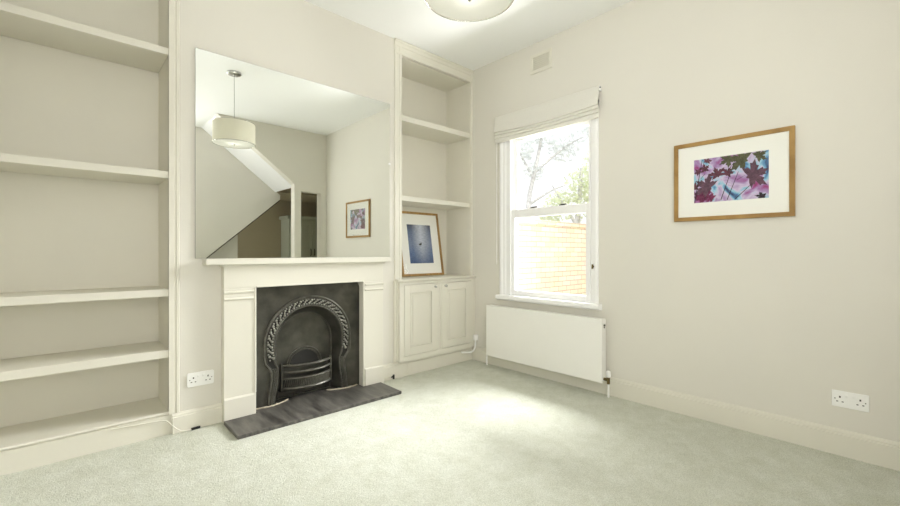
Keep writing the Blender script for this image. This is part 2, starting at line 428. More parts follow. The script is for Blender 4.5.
# ================================================================== FIREPLACE SURROUND
SF = YM-.062
s = thing('fireplace_surround', 'cream painted timber fireplace surround with pilasters around the iron grate', 'fireplace', (1.355, YM-.03, 0))
OX0, OX1, OZ = .951, 1.766, .862
def pilaster(x0, x1, inner):
    m = MB(); m.box(x0, x1, SF, YM-.001, 0, OZ)
    # moulded slip beside the opening
    ix = x1 if inner > 0 else x0
    m.box(ix-.012 if inner > 0 else ix, ix if inner > 0 else ix+.012, SF-.006, SF, .16, OZ)
    p = m.build('pilaster', M['joinery'], s, bevel=.002)
    a, b_ = (x0, x1-.016) if inner > 0 else (x0+.016, x1)
    m = MB(); m.prism_x([(SF, .0), (SF-.012, .0), (SF-.012, .148), (SF-.004, .158), (SF, .158)], a-.0, b_); m.build('plinth_block', M['joinery'], p)
    m = MB(); m.prism_x([(SF, .785), (SF-.004, .785), (SF-.010, .792), (SF-.010, .797), (SF-.003, .803), (SF-.003, .826), (SF-.010, .832), (SF-.012, .842), (SF, .846)], a, b_); m.build('capital', M['joinery'], p)
pilaster(.755, OX0, 1); pilaster(OX1, 1.955, -1)
m = MB(); m.box(.755, 1.955, SF, YM-.001, OZ, 1.019); m.box(OX0, OX1, SF-.006, SF, OZ, OZ+.012); m.build('frieze', M['joinery'], s, bevel=.002)
m = MB()
m.prism_x([(YM-.001, 1.004), (SF-.008, 1.004), (SF-.012, 1.014), (SF-.020, 1.0185), (YM-.001, 1.0185)], .742, 1.968)
m.build('bed_moulding', M['joinery'], s)
m = MB(); m.box(.646, 2.005, YM-.105, YM-.001, 1.0185, 1.058); m.build('mantel_shelf', M['joinery'], s, bevel=.004)

# ================================================================== CAST IRON INSERT
P = YM+.010
f = thing('fireplace_insert', 'black cast iron arched fireplace insert with curved grate bars', 'fireplace', (1.355, P, .0))
CXI, CZI, RO, RI = 1.355, .437, .325, .262
def horseshoe(off, n=30):
    """outline from bottom left over the arch to bottom right; off shrinks it inwards"""
    r = RO-off
    pts = [(CXI-.300+off*.55, .024), (CXI-.293+off*.6, .10), (CXI-.278+off*.6, .20), (CXI-.276+off*.6, .245), (CXI-.288+off*.8, .275)]
    pts += [(CXI-r+.006, .315), (CXI-r-.0, .36)]
    pts += [(CXI-r*math.cos(PI*i/n), CZI+r*math.sin(PI*i/n)) for i in range(n+1)]
    pts += [(CXI+r, .36), (CXI+r-.006, .315)]
    pts += [(2*CXI-x, z) for x, z in (((CXI-.288+off*.8), .275), (CXI-.276+off*.6, .245), (CXI-.278+off*.6, .20), (CXI-.293+off*.6, .10), (CXI-.300+off*.55, .024))]
    return pts
# register plate with horseshoe hole
hs = horseshoe(.0); x0, x1, zt_ = .946, 1.774, .876
out = []
for i, (x, z) in enumerate(hs):
    if z < .44: q = (x0 if x < CXI else x1, z)
    else:
        a = math.atan2(z-CZI, x-CXI); tx = ((x1 if math.cos(a) > 0 else x0)-CXI)/(math.cos(a) if abs(math.cos(a)) > 1e-6 else 1e-6); tz = (zt_-CZI)/max(math.sin(a), 1e-6)
        t = min(abs(tx), abs(tz)); q = (CXI+t*math.cos(a), CZI+t*math.sin(a))
    out.append(q)
m = MB()
m.loft([[(x, P+.012, z) for x, z in hs], [(x, P, z) for x, z in hs], [(x, P, z) for x, z in out], [(x, P+.012, z) for x, z in out]], closed=False)
for cxn in (x0, x1): m.box(cxn-.0, (cxn+.06 if cxn == x0 else cxn-.06), P, P+.012, .0, .024)
# raised border along the plate edge
m.build('register_plate', M['iron'], f)
# ornate horseshoe moulding: rim, ornament, inner rim
def sweep(mb, off, r, y, flat=1.0):
    mb.tube([(x, y, z) for x, z in horseshoe(off, 40)], r, 10)
for off_, rr_ in ((-.004, .0085), (.062, .007)):
    m = MB(); sweep(m, off_, rr_, P-.005); m.build('arch_rim', M['iron_lit'], f, smooth=True)
m = MB(); sweep(m, .012, .004, P-.006)
m.loft([[(x, P-.001, z) for x, z in horseshoe(.0)], [(x, P-.008, z) for x, z in horseshoe(.012)], [(x, P-.008, z) for x, z in horseshoe(.052)], [(x, P, z) for x, z in horseshoe(.066)]], closed=False)
m.build('arch_moulding', M['iron'], f, smooth=True)
m = MB(); m.loft([[(x, P-.0085, z) for x, z in horseshoe(.013)], [(x, P-.0085, z) for x, z in horseshoe(.053)]], closed=False)
m.build('ornament_ground', M['iron_shade'], f)
# running leaf ornament in the arch band
m = MB()
L = 27
for i in range(L):
    a = math.radians(196-(212)*i/(L-1)); r = RO-.032
    for k, (dr, da, rr) in enumerate(((.011, -.04, .0095), (-.012, .035, .0095), (.0, 0, .007), (.016, .045, .006), (-.016, -.04, .006))):
        x = CXI+(r+dr)*math.cos(a+da); z = CZI+(r+dr)*math.sin(a+da)
        m.sphere((x, P-.012, z), rr, 8)
m.build('leaf_ornament', M['iron_glint'], f, smooth=True)
# tapering cheeks between moulding and fireback
YBK = P+.095
m = MB()
n = 30
def back_out(): 
    r = .215
    pts = [(CXI-.205, .024), (CXI-.205, .10), (CXI-.207, .20), (CXI-.210, .245), (CXI-.214, .275), (CXI-.216, .315), (CXI-r, .36)]
    pts += [(CXI-r*math.cos(PI*i/n), CZI-.012+r*math.sin(PI*i/n)) for i in range(n+1)]
    pts += [(2*CXI-x, z) for x, z in pts[:7][::-1]]
    return pts
m.loft([[(x, P, z) for x, z in horseshoe(.066)], [(x, YBK-.006, z) for x, z in back_out()], [(x, YBK+.01, z) for x, z in back_out()]], closed=False)
m.build('cheek', M['iron'], f, smooth=True)
m = MB(); m.tube([(x, YBK-.006, z) for x, z in back_out()], .0055, 8); m.build('inner_rim', M['iron_lit'], f, smooth=True)
m = MB()
bo = back_out(); cz_ = .12
m.face([(x, YBK+.008, z) for x, z in bo])
m.build('fireback', M['iron'], f)
# damper arch on the fireback
m = MB()
for r, t in ((.128, .006), (.112, .004)):
    m.tube([(CXI-.0+r*math.cos(PI-PI*i/24)*1.06, YBK+.002, .245+r*math.sin(PI*i/24)) for i in range(25)], t, 8)
m.build('damper_arch', M['iron_lit'], f, smooth=True)
m = MB()
m.loft([[(CXI+.104*1.06*math.cos(PI*i/24), y, .245+.104*math.sin(PI*i/24)) for i in range(25)] for y in (YBK+.007, YBK+.002)])
m.build('damper_plate', M['soot'], f)
# grate: bowed bars, fretted band
gr = MB()
GX0, GX1 = CXI-.192, CXI+.186
def bow(z, r, n=22, dz=0, d=.075):
    return [(GX0+(GX1-GX0)*i/n, P+.045-d*math.sin(PI*i/n)**.75, z+dz*math.sin(PI*i/n)) for i in range(n+1)]
def bar(z, hh, th):
    m = MB(); pts = bow(z, 0)
    rings = []
    for (x, y, zz) in pts:
        rings.append([(x, y-th, zz-hh*.6), (x, y-th*1.5, zz), (x, y-th, zz+hh*.6), (x, y, zz+hh), (x, y+th, zz+hh*.6), (x, y+th, zz-hh*.6), (x, y, zz-hh)])
    m.loft(rings); return m.build('grate_bar', M['iron_lit'], f, smooth=True)
bar(.270, .011, .008); bar(.222, .011, .008); bar(.176, .010, .008); bar(.104, .014, .009)
m = MB(); pts = bow(.14, 0, 60)
for i in range(2, 58, 2):
    (xa, ya, _), (xb, yb_, _) = pts[i], pts[i+2]
    w = .0042
    m.loft([[(xa+dx+(.5*(xb-xa) if zz > .14 else 0), (ya if zz < .14 else yb_)-.006+dy, zz) for dx, dy in ((-w, 0), (w, 0), (w, .008), (-w, .008))] for zz in (.114, .168)])
m.build('grate_fret', M['iron_lit'], f)
m = MB(); rings = [[(x, y+.012, .112), (x, y+.010, .17), (x, y+.013, .17), (x, y+.015, .112)] for x, y, _ in bow(.14, 0, 30)]
m.loft(rings); m.build('ash_plate', M['soot'], f)
for x in (GX0, GX1):
    m = MB(); m.box(x-.009, x+.009, P+.03, P+.062, .085, .285)
    m.build('grate_bracket', M['iron'], f, bevel=.003)
m = MB(); m.box(CXI-.20, CXI+.20, P+.03, YBK, .082, .092); m.build('grate_floor', M['soot'], f)
# legs of the moulding: fluted strips
for off in (.022, .040):
    for sgn in (-1, 1):
        pts = [(x, z) for x, z in horseshoe(off)][:5]
        m = MB(); m.tube([((x if sgn < 0 else 2*CXI-x), P-.009, z) for x, z in pts], .0065, 8)
        m.build('leg_flute', M['iron'], f, smooth=True)

# hearth
m = MB()
m.prism_z([(.750, 2.662), (1.918, 2.655), (1.925, YM-.075), (OX1-.003, YM-.075), (OX1-.003, P-.003), (1.60, P-.003), (1.60, P+.085), (1.11, P+.085), (1.11, P-.003), (OX0+.003, P-.003), (OX0+.003, YM-.075), (.750, YM-.075)], .0, .022)
tag(m.build('hearth_slab', M['slate'], bevel=.003), 'dark grey worn slate hearth slab on the carpet before the fireplace', 'hearth')
# crumbly mortar under the feet of the insert
for sx, lab in ((-1, 'left'), (1, 'right')):
    m = MB()
    pts = [(CXI+sx*(.39-.24*t), P-.012-.03*math.sin(PI*t)*.8 + .04*t*t + random.uniform(-.002, .002), .0235+random.uniform(-.001, .002)) for t in [i/14 for i in range(15)]]
    m.tube(pts, .006, 7); m.build('mortar_bead', M['mortar'], f)
    f.children[-1]['label'] = 'crumbly pale mortar at the foot of the plate'

# ================================================================== MIRROR
mr = thing('wall_mirror', 'large frameless wall mirror resting on the mantel shelf', 'mirror', (1.333, YM-.006, 1.060))
m = MB(); m.box(.608, 2.058, YM-.010, YM-.0005, 1.0595, 2.378); m.build('backing', M['mirror_edge'], mr)
m = MB(); m.face([(.6085, YM-.0103, 1.060), (2.0575, YM-.0103, 1.060), (2.0575, YM-.0103, 2.3775), (.6085, YM-.0103, 2.3775)]); m.build('mirror_glass', M['mirror'], mr)
m = MB(); m.box(2.048, 2.064, YM-.016, YM-.0005, 1.853, 1.867); m.build('clip', M['plastic'], mr, bevel=.002)

# ================================================================== WINDOW
w = bpy.data.objects.new('window_1', None); COL.objects.link(w); w.location = (XR, 2.13, .66)
struct(w, 'white double hung sash window in the cream wall above the radiator', 'window')
# architrave
m = MB()
AF = XR-.022
def arch_v(y0, y1, inner):   # moulded upright, inner = side of the opening
    s_ = 1 if inner > y0 + 1e-6 else -1
    o_, i_ = (y0, y1) if s_ > 0 else (y1, y0)
    pr = [(XR-.0005, o_), (XR-.018, o_), (AF, o_+s_*.008), (AF, o_+s_*.03), (XR-.016, o_+s_*.036), (XR-.014, i_-s_*.012), (XR-.010, i_), (XR-.0005, i_)]
    m.prism_z(pr, .687, 2.30)
arch_v(1.632, 1.695, 1.695); arch_v(2.575, 2.645, 2.575)
m.box(AF, XR-.0005, 1.632, 2.645, 2.235, 2.30)
m.build('architrave', M['white'], w)
m = MB()   # lining boards of the box frame
m.box(XR-.005, XR+T, 1.667, 1.70, .69, 2.21); m.box(XR-.005, XR+T, 2.535, 2.6145, .69, 2.21)
m.box(XR-.005, XR+T, 1.667, 2.6145, 2.19, 2.235)
m.box(XR-.012, XR+.006, 1.70, 1.715, .69, 2.19); m.box(XR-.012, XR+.006, 2.517, 2.535, .69, 2.19)
m.box(XR+.046, XR+.056, 1.70, 1.709, .69, 2.19); m.box(XR+.046, XR+.056, 2.524, 2.535, .69, 2.19)
m.build('box_frame', M['white'], w, bevel=.002)
m = MB(); m.box(XR-.06, XR+T+.03, 1.668, 2.6145, .6765, .694); m.prism_y([(XR-.0005, .640), (XR-.035, .645), (XR-.05, .655), (XR-.062, .660), (XR-.062, .686), (XR-.056, .692), (XR-.0005, .692)], 1.603, 2.660)
m.build('window_sill', M['white'], w, bevel=.002)
def sash(name, xa, xb, z0, z1, bot, top, y0=1.702, y1=2.533, st=.047):
    m = MB()
    m.box(xa, xb, y0, y0+st, z0, z1); m.box(xa, xb, y1-st, y1, z0, z1); m.box(xa, xb, y0+st, y1-st, z0, z0+bot); m.box(xa, xb, y0+st, y1-st, z1-top, z1)
    o = m.build(name, M['white'], w, bevel=.003)
    g = MB(); xm = (xa+xb)/2; g.face([(xm, y0+st-.004, z0+bot-.004), (xm, y1-st+.004, z0+bot-.004), (xm, y1-st+.004, z1-top+.004), (xm, y0+st-.004, z1-top+.004)])
    g.build('window_pane', M['glass'], o)
    return o
lo = sash('lower_sash', XR+.008, XR+.044, .694, 1.497, .050, .078)
up = sash('upper_sash', XR+.057, XR+.092, 1.425, 2.188, .075, .045)
for y in (1.97, 2.27):
    m = MB(); m.box(XR+.006, XR+.05, y-.03, y+.03, 1.497, 1.503); m.tube([(XR+.02, y-.035, 1.508), (XR+.02, y+.02, 1.506), (XR+.045, y+.05, 1.506)], .005, 8)
    m.build('sash_catch', M['steel'], lo, smooth=False)
m = MB(); m.tube([(XR-.012, 1.668, .985), (XR-.03, 1.668, .985)], .008, 10); m.tube([(XR-.034, 1.668, .968), (XR-.034, 1.668, 1.004)], .007, 10)
m.build('sash_stop', M['brass'], w)

# ================================================================== ROMAN BLIND
bl = thing('roman_blind', 'cream roman blind pulled up at the top of the sash window', 'blind', (XR-.03, 2.147, 2.148))
BY0, BY1 = 1.612, 2.682
def sagsheet(name, prof, sag, th=.003, y0=BY0, y1=BY1, n=24):
    m = MB(); rings = []
    for i in range(n+1):
        t = i/n; y = y0+(y1-y0)*t; sg = math.sin(PI*t)
        a = [(x, y, z-sag*k*sg) for x, z, k in prof]; c_ = [(x+th, y, z-sag*k*sg) for x, z, k in prof[::-1]]
        rings.append(a+c_)
    m.loft(rings); return m.build(name, M['blind'], bl, smooth=True)
m = MB(); m.box(XR-.030, XR-.0006, BY0+.006, BY1-.006, 2.366, 2.392); m.build('head_rail', M['white'], bl)
sagsheet('blind_fabric', [(XR-.0335, 2.398, 0), (XR-.040, 2.385, 0), (XR-.046, 2.32, .3), (XR-.056, 2.262, .8), (XR-.060, 2.250, 1), (XR-.052, 2.244, 1)], .024)
sagsheet('fold', [(XR-.040, 2.262, 0), (XR-.052, 2.235, .8), (XR-.056, 2.222, 1), (XR-.046, 2.216, 1)], .016, y0=BY0+.002, y1=BY1-.002)
sagsheet('fold', [(XR-.036, 2.24, 0), (XR-.047, 2.205, .8), (XR-.050, 2.190, 1), (XR-.040, 2.184, 1)], .010, y0=BY0+.001, y1=BY1-.001)
sagsheet('hem', [(XR-.030, 2.22, 0), (XR-.040, 2.185, .6), (XR-.043, 2.158, 1), (XR-.040, 2.148, 1), (XR-.030, 2.148, 1)], .004, .006)
m = MB(); m.box(XR-.032, XR-.0006, BY0-.002, BY0+.004, 2.362, 2.398); m.build('end_bracket', M['white'], bl)
m = MB(); m.tube([(XR-.026, BY0-.007, 2.384), (XR-.026, BY0-.001, 2.384)], .006, 10); m.build('screw', M['steel'], bl)
m = MB()
m.tube([(XR-.030, BY1-.02, 2.37)] + [(XR-.030, BY1-.012, 2.15-.02*i) for i in range(58)] + [(XR-.031, BY1-.010, .985)], .0022, 6)
m.tube([(XR-.036, BY1-.02, 2.15)] + [(XR-.038, BY1-.018, 2.1), (XR-.038, BY1-.018, 1.0), (XR-.031, BY1-.011, .985)], .0022, 6)
m.build('pull_cord', M['plastic'], bl)

# ================================================================== RADIATOR
r = thing('radiator', 'white flat panel radiator on the wall below the window', 'radiator', (XR-.06, 2.15, .10))
RY0, RY1, RZ0, RZ1 = 1.553, 2.746, .103, .590
m = MB(); m.box(XR-.100, XR-.086, RY0, RY1, RZ0, RZ1); m.build('front_panel', M['rad'], r, bevel=.006, seg=3)
m = MB(); m.box(XR-.046, XR-.034, RY0+.004, RY1-.004, RZ0+.01, RZ1-.012); m.build('rear_panel', M['rad'], r, bevel=.004)
m = MB()
for i in range(36):
    y = RY0+.03+i*(RY1-RY0-.06)/35; m.box(XR-.0855, XR-.0465, y-.001, y+.001, RZ0+.03, RZ1-.03)
m.build('convector_fins', M['rad'], r)
for y in (RY0+.003, RY1-.007):
    m = MB(); m.box(XR-.0858, XR-.034, y, y+.004, RZ0+.012, RZ1-.004); m.build('side_cover', M['rad'], r)
m = MB(); m.box(XR-.0858, XR-.034, RY0+.01, RY1-.01, RZ1-.008, RZ1-.002)
m.build('top_grille', M['rad'], r)
m = MB(); m.box(XR-.0605, XR-.0595, RY0+.0, RY0+.0025, RZ1-.075, RZ1-.045); m.tube([(XR-.064, RY0+.003, RZ1-.05), (XR-.064, RY0-.006, RZ1-.05)], .008, 10); m.tube([(XR-.064, RY0+.003, RZ1-.066), (XR-.064, RY0-.003, RZ1-.066)], .005, 8)
m.build('air_vent', M['steel'], r)
for y in (1.8, 2.46):
    m = MB(); m.box(XR-.034, XR-.0006, y, y+.04, .2, .5); m.build('bracket', M['rad'], r)
VY = 1.520
m = MB(); m.tube([(XR-.064, RY0+.006, .130), (XR-.064, VY, .130)], .011, 10); m.tube([(XR-.064, VY, .10), (XR-.064, VY, .150)], .012, 10); m.build('valve_body', M['brass'], r)
m = MB(); m.lathe([(.012, .150), (.017, .155), (.018, .175), (.016, .195), (.008, .200)], XR-.064, VY, 16); m.build('valve_cap', M['plastic'], r, smooth=True)
m = MB(); m.tube([(XR-.064, VY, .0), (XR-.064, VY, .10)], .0075, 10); m.build('pipe', M['plastic'], r)
m = MB(); m.tube([(XR-.064, RY1+.022, .0), (XR-.064, RY1+.022, .115), (XR-.064, RY1-.006, .128)], .0075, 10); m.build('pipe', M['plastic'], r)

# ================================================================== AIR VENT
v = thing('air_vent', 'cream louvred air vent on the wall above the window near the ceiling', 'vent', (XR-.006, 2.175, 2.695))
m = MB(); y0, y1, z0, z1 = 2.062, 2.290, 2.692, 2.862
m.box(XR-.012, XR-.0006, y0, y1, z0, z0+.028); m.box(XR-.012, XR-.0006, y0, y1, z1-.028, z1); m.box(XR-.012, XR-.0006, y0, y0+.03, z0+.028, z1-.028); m.box(XR-.012, XR-.0006, y1-.03, y1, z0+.028, z1-.028)
m.build('frame', M['joinery'], v, bevel=.003)
m = MB(); m.box(XR-.002, XR-.0006, y0+.03, y1-.03, z0+.028, z1-.028); m.build('backing', M['joinery'], v)
for i in range(7):
    z = z0+.036+i*.0163
    m = MB(); m.prism_y([(XR-.0125, z+.0065), (XR-.0105, z+.008), (XR-.0022, z-.001), (XR-.0042, z-.0025)], y0+.03, y1-.03); m.build('louvre', M['joinery'], v)

# ================================================================== SOCKETS (local frame: x along wall, -y out of wall)
def socket(loc, rz, label, rounded):
    o = thing('double_socket', label, 'socket', loc, 'double wall sockets'); o.rotation_euler = (0, 0, rz)
    L_ = Vector(loc)
    def put(mb, name, mat, bev=0, seg=2, par=o):
        bmesh.ops.translate(mb.bm, verts=mb.bm.verts, vec=L_); return mb.build(name, mat, par, bevel=bev, seg=seg)
    W, Hh = .0735, .0435; rr = .010 if rounded else .003
    m = MB()
    pr = []
    for cx, cz, a0 in ((W-rr, Hh-rr, 0), (-W+rr, Hh-rr, 90), (-W+rr, -Hh+rr, 180), (W-rr, -Hh+rr, 270)):
        pr += [(x, z) for x, z in arc(cx, cz, rr, a0, a0+90, 5)]
    m.loft([[(x, -.0005, z) for x, z in pr], [(x, -.009, z) for x, z in pr]]); put(m, 'faceplate', M['plastic'], .0018, 2)
    for sx in (-1, 1):
        cx = sx*.040
        m = MB(); m.box(cx-.0035, cx+.0035, -.0094, -.0085, .006, .016); put(m, 'pin_hole', M['plastic_dk'])
        for d in (-.011, .011):
            m = MB(); m.box(cx+d-.004, cx+d+.004, -.0094, -.0085, -.0165, -.0115); put(m, 'pin_hole', M['plastic_dk'])
        m = MB(); m.prism_x([(-.0085, .012), (-.0105, .012), (-.0135, .022), (-.0105, .030), (-.0085, .030)], sx*.014-.0055, sx*.014+.0055); put(m, 'switch', M['plastic'], .0008, 1)
        m = MB(); m.loft([[(sx*.060+.003*math.cos(2*PI*k/10), y, .0+.003*math.sin(2*PI*k/10)) for k in range(10)] for y in (-.0085, -.0096)]); put(m, 'screw', M['steel'])
    return o
socket((.638, YM, .303), 0, 'white double socket left of the fireplace above the skirting', True)
socket((XR, .186, .304), PI/2*3, 'white double socket on the right wall below the framed leaf picture', False)

# ================================================================== FRAMED LEAF PICTURE
def mk_art_leaves():
    m, nt, b, out = new_mat('watercolour_wash')
    tc = N(nt, 'ShaderNodeTexCoord')
    no = N(nt, 'ShaderNodeTexNoise'); no.inputs['Scale'].default_value = 8.5; no.inputs['Detail'].default_value = 3; no.inputs['Distortion'].default_value = .9
    nt.links.new(tc.outputs['Object'], no.inputs['Vector'])
    cr = N(nt, 'ShaderNodeValToRGB'); e = cr.color_ramp.elements
    e[0].position = .28; e[0].color = srgb(60, 72, 110); e[1].position = .76; e[1].color = srgb(130, 50, 96)
    for p, c in ((.36, srgb(92, 140, 186)), (.42, srgb(150, 196, 216)), (.48, srgb(204, 190, 216)), (.55, srgb(166, 138, 186)), (.61, srgb(158, 104, 158)), (.68, srgb(156, 66, 122))):
        q = e.new(p); q.color = c
    nt.links.new(no.outputs['Fac'], cr.inputs['Fac']); nt.links.new(cr.outputs['Color'], b.inputs['Base Color']); b.inputs['Roughness'].default_value = .8
    return m
M['wash'] = mk_art_leaves()
M['leaf_red'] = simple('leaf_print_red', srgb(104, 58, 74), .8, var=.45, scale=38)
M['leaf_mauve'] = simple('leaf_print_mauve', srgb(106, 74, 92), .8, var=.4, scale=38)
M['leaf_olive'] = simple('leaf_print_olive', srgb(92, 92, 66), .8, var=.4, scale=38)
M['leaf_crimson'] = simple('leaf_print_crimson', srgb(120, 44, 84), .8, var=.5, scale=38)
M['twig'] = simple('twig_print', srgb(46, 32, 44), .8)
PX = XR-.022
pw = thing('framed_picture', 'oak framed picture of purple maple leaves hanging on the right wall', 'picture', (XR-.01, .742, 1.307), 'oak framed pictures')
FY0, FY1, FZ0, FZ1, FW = .416, 1.068, 1.307, 1.828, .026
m = MB()
def mitred(m, y0, y1, z0, z1, w, x0, x1):
    o_ = [(y0, z0), (y1, z0), (y1, z1), (y0, z1)]; i_ = [(y0+w, z0+w), (y1-w, z0+w), (y1-w, z1-w), (y0+w, z1-w)]
    m.loft([[(x1, y, z) for y, z in o_], [(x0, y, z) for y, z in o_], [(x0, y, z) for y, z in i_], [(x0+.006, y, z) for y, z in i_], [(x1, y, z) for y, z in i_]], caps=False)
mitred(m, FY0, FY1, FZ0, FZ1, FW, PX, XR-.002)
m.build('frame', M['oak'], pw, bevel=.0015)
m = MB(); m.box(XR-.012, XR-.0025, FY0+.02, FY1-.02, FZ0+.02, FZ1-.02); m.build('mount', M['mount'], pw)
AY1, AY0, AZ0, AZ1 = .945, .539, 1.425, 1.710       # left and right edge seen from the room
m = MB(); xa = XR-.0124
def U(u, v, k=0): return (xa-.00012*k, AY1+(AY0-AY1)*u, AZ0+(AZ1-AZ0)*v)
m.mi = 0; m.face([U(0, 0), U(1, 0), U(1, 1), U(0, 1)])
MAPLE = [(0, 1.08), (.13, .74), (.26, .76), (.21, .38), (.46, .60), (.55, .48), (.98, .56), (.78, .32), (.84, .20), (.42, .08), (.62, -.02), (.60, -.14), (.80, -.30), (.40, -.30), (.12, -.20), (.04, -.32)]
MAPLE = MAPLE + [(-x, z) for x, z in MAPLE[::-1][:-1]]
asp = (AZ1-AZ0)/(AY1-AY0)
def leaf(u, v, size, ang, mi, k, sq=1.0):
    a = math.radians(ang); pts = []; size *= 1.18
    for x, z in MAPLE:
        x *= sq; X = x*math.cos(a)-z*math.sin(a); Z = x*math.sin(a)+z*math.cos(a)
        pts.append((min(1, max(0, u+X*size)), min(1, max(0, v+Z*size/asp))))
    m.mi = mi
    cen = U(u, v, k)
    for p, q in zip(pts, pts[1:]+pts[:1]):
        if abs((p[0]-u)*(q[1]-v)-(p[1]-v)*(q[0]-u)) > 1e-7: m.face([cen, U(*p, k), U(*q, k)])
def twig(u0, v0, u1, v1, w0=.006, w1=.003, k=9):
    d = Vector((u1-u0, (v1-v0)*asp)).normalized(); nx, ny = -d.y, d.x/asp
    m.mi = 5; m.face([U(u0+nx*w0, v0+ny*w0, k), U(u1+nx*w1, v1+ny*w1, k), U(u1-nx*w1, v1-ny*w1, k), U(u0-nx*w0, v0-ny*w0, k)])
leaf(.68, .86, .17, 70, 3, 1); leaf(.50, .93, .13, 120, 3, 2, .8); leaf(.87, .90, .10, -60, 3, 2)
leaf(.16, .10, .13, 30, 4, 1); leaf(.06, .12, .09, -30, 4, 2); leaf(.26, .08, .08, 60, 4, 2); leaf(.93, .04, .09, 80, 5, 1, .6)
leaf(.20, .34, .17, 55, 2, 3); leaf(.79, .50, .19, -70, 2, 4); leaf(.34, .60, .11, 20, 1, 5); leaf(.47, .60, .095, -25, 1, 6, .8)
leaf(.16, .75, .09, 10, 1, 5, .7); leaf(.07, .70, .07, 40, 1, 6, .8); leaf(.19, .93, .06, -20, 1, 6); leaf(.02, .35, .09, 0, 1, 2, .6)
twig(.01, .01, .12, .98, .007, .004); twig(.385, .03, .575, .88, .006, .003); twig(.47, .02, .62, .62, .006, .003); twig(.575, .02, .80, .34, .006, .003)
twig(.10, .55, .16, .66, .004, .003); twig(.43, .32, .52, .2, .003, .002); twig(.60, .44, .70, .52, .003, .002); twig(.57, .85, .50, .70, .003, .002)
m.build('leaf_print', [M['wash'], M['leaf_red'], M['leaf_mauve'], M['leaf_olive'], M['leaf_crimson'], M['twig']], pw)
m = MB(); m.face([(XR-.0155, y, z) for y, z in ((FY0+.02, FZ0+.02), (FY1-.02, FZ0+.02), (FY1-.02, FZ1-.02), (FY0+.02, FZ1-.02))]); m.build('picture_glass', M['picture_glass'], pw)

# ================================================================== PICTURE LEANING IN THE ALCOVE
def mk_water():
    m, nt, b, out = new_mat('blue_water_print')
    tc = N(nt, 'ShaderNodeTexCoord'); sp = N(nt, 'ShaderNodeSeparateXYZ'); nt.links.new(tc.outputs['Generated'], sp.inputs[0])
    # printed picture: dark top, pale streak of light, blue rippled water below
    cr = N(nt, 'ShaderNodeValToRGB'); e = cr.color_ramp.elements
    e[0].position = 0; e[0].color = srgb(60, 86, 132); e[1].position = 1; e[1].color = srgb(66, 74, 92)
    for p, c in ((.25, srgb(92, 116, 158)), (.5, srgb(124, 138, 168)), (.8, srgb(104, 118, 148))):
        q = e.new(p); q.color = c
    nt.links.new(sp.outputs[2], cr.inputs['Fac'])
    gx = N(nt, 'ShaderNodeMath', operation='SUBTRACT'); gx.inputs[1].default_value = .55; nt.links.new(sp.outputs[0], gx.inputs[0])
    ga = N(nt, 'ShaderNodeMath', operation='ABSOLUTE'); nt.links.new(gx.outputs[0], ga.inputs[0])
    mr_ = N(nt, 'ShaderNodeMapRange'); mr_.inputs[1].default_value = .02; mr_.inputs[2].default_value = .38; mr_.inputs[3].default_value = 1.0; mr_.inputs[4].default_value = 0
    nt.links.new(ga.outputs[0], mr_.inputs[0])
    mz = N(nt, 'ShaderNodeMapRange'); mz.inputs[1].default_value = -.1; mz.inputs[2].default_value = .6; nt.links.new(sp.outputs[2], mz.inputs[0])
    mm = N(nt, 'ShaderNodeMath', operation='MULTIPLY'); nt.links.new(mr_.outputs[0], mm.inputs[0]); nt.links.new(mz.outputs[0], mm.inputs[1])
    mx = N(nt, 'ShaderNodeMix', data_type='RGBA'); nt.links.new(mm.outputs[0], mx.inputs[0]); nt.links.new(cr.outputs[0], mx.inputs[6]); mx.inputs[7].default_value = srgb(206, 210, 222)
    no = N(nt, 'ShaderNodeTexNoise'); no.inputs['Scale'].default_value = 9; no.inputs['Detail'].default_value = 4
    mp = N(nt, 'ShaderNodeMapping'); mp.inputs['Scale'].default_value = (1, 1, 7); nt.links.new(tc.outputs['Generated'], mp.inputs[0]); nt.links.new(mp.outputs[0], no.inputs['Vector'])
    c2 = N(nt, 'ShaderNodeValToRGB'); c2.color_ramp.elements[0].position = .35; c2.color_ramp.elements[0].color = (.62, .64, .7, 1); c2.color_ramp.elements[1].position = .65; c2.color_ramp.elements[1].color = (1, 1, 1, 1)
    nt.links.new(no.outputs['Fac'], c2.inputs[0])
    m2 = N(nt, 'ShaderNodeMix', data_type='RGBA', blend_type='MULTIPLY'); m2.inputs[0].default_value = 1
    nt.links.new(mx.outputs[2], m2.inputs[6]); nt.links.new(c2.outputs[0], m2.inputs[7])
    nt.links.new(m2.outputs[2], b.inputs['Base Color']); b.inputs['Roughness'].default_value = .7
    return m
M['water'] = mk_water()
PLW, PLH = .53, .65
pl = thing('framed_picture', 'oak framed picture of blue water leaning in the right alcove on the cupboard', 'picture', (2.635, 3.262, .8648), 'oak framed pictures')
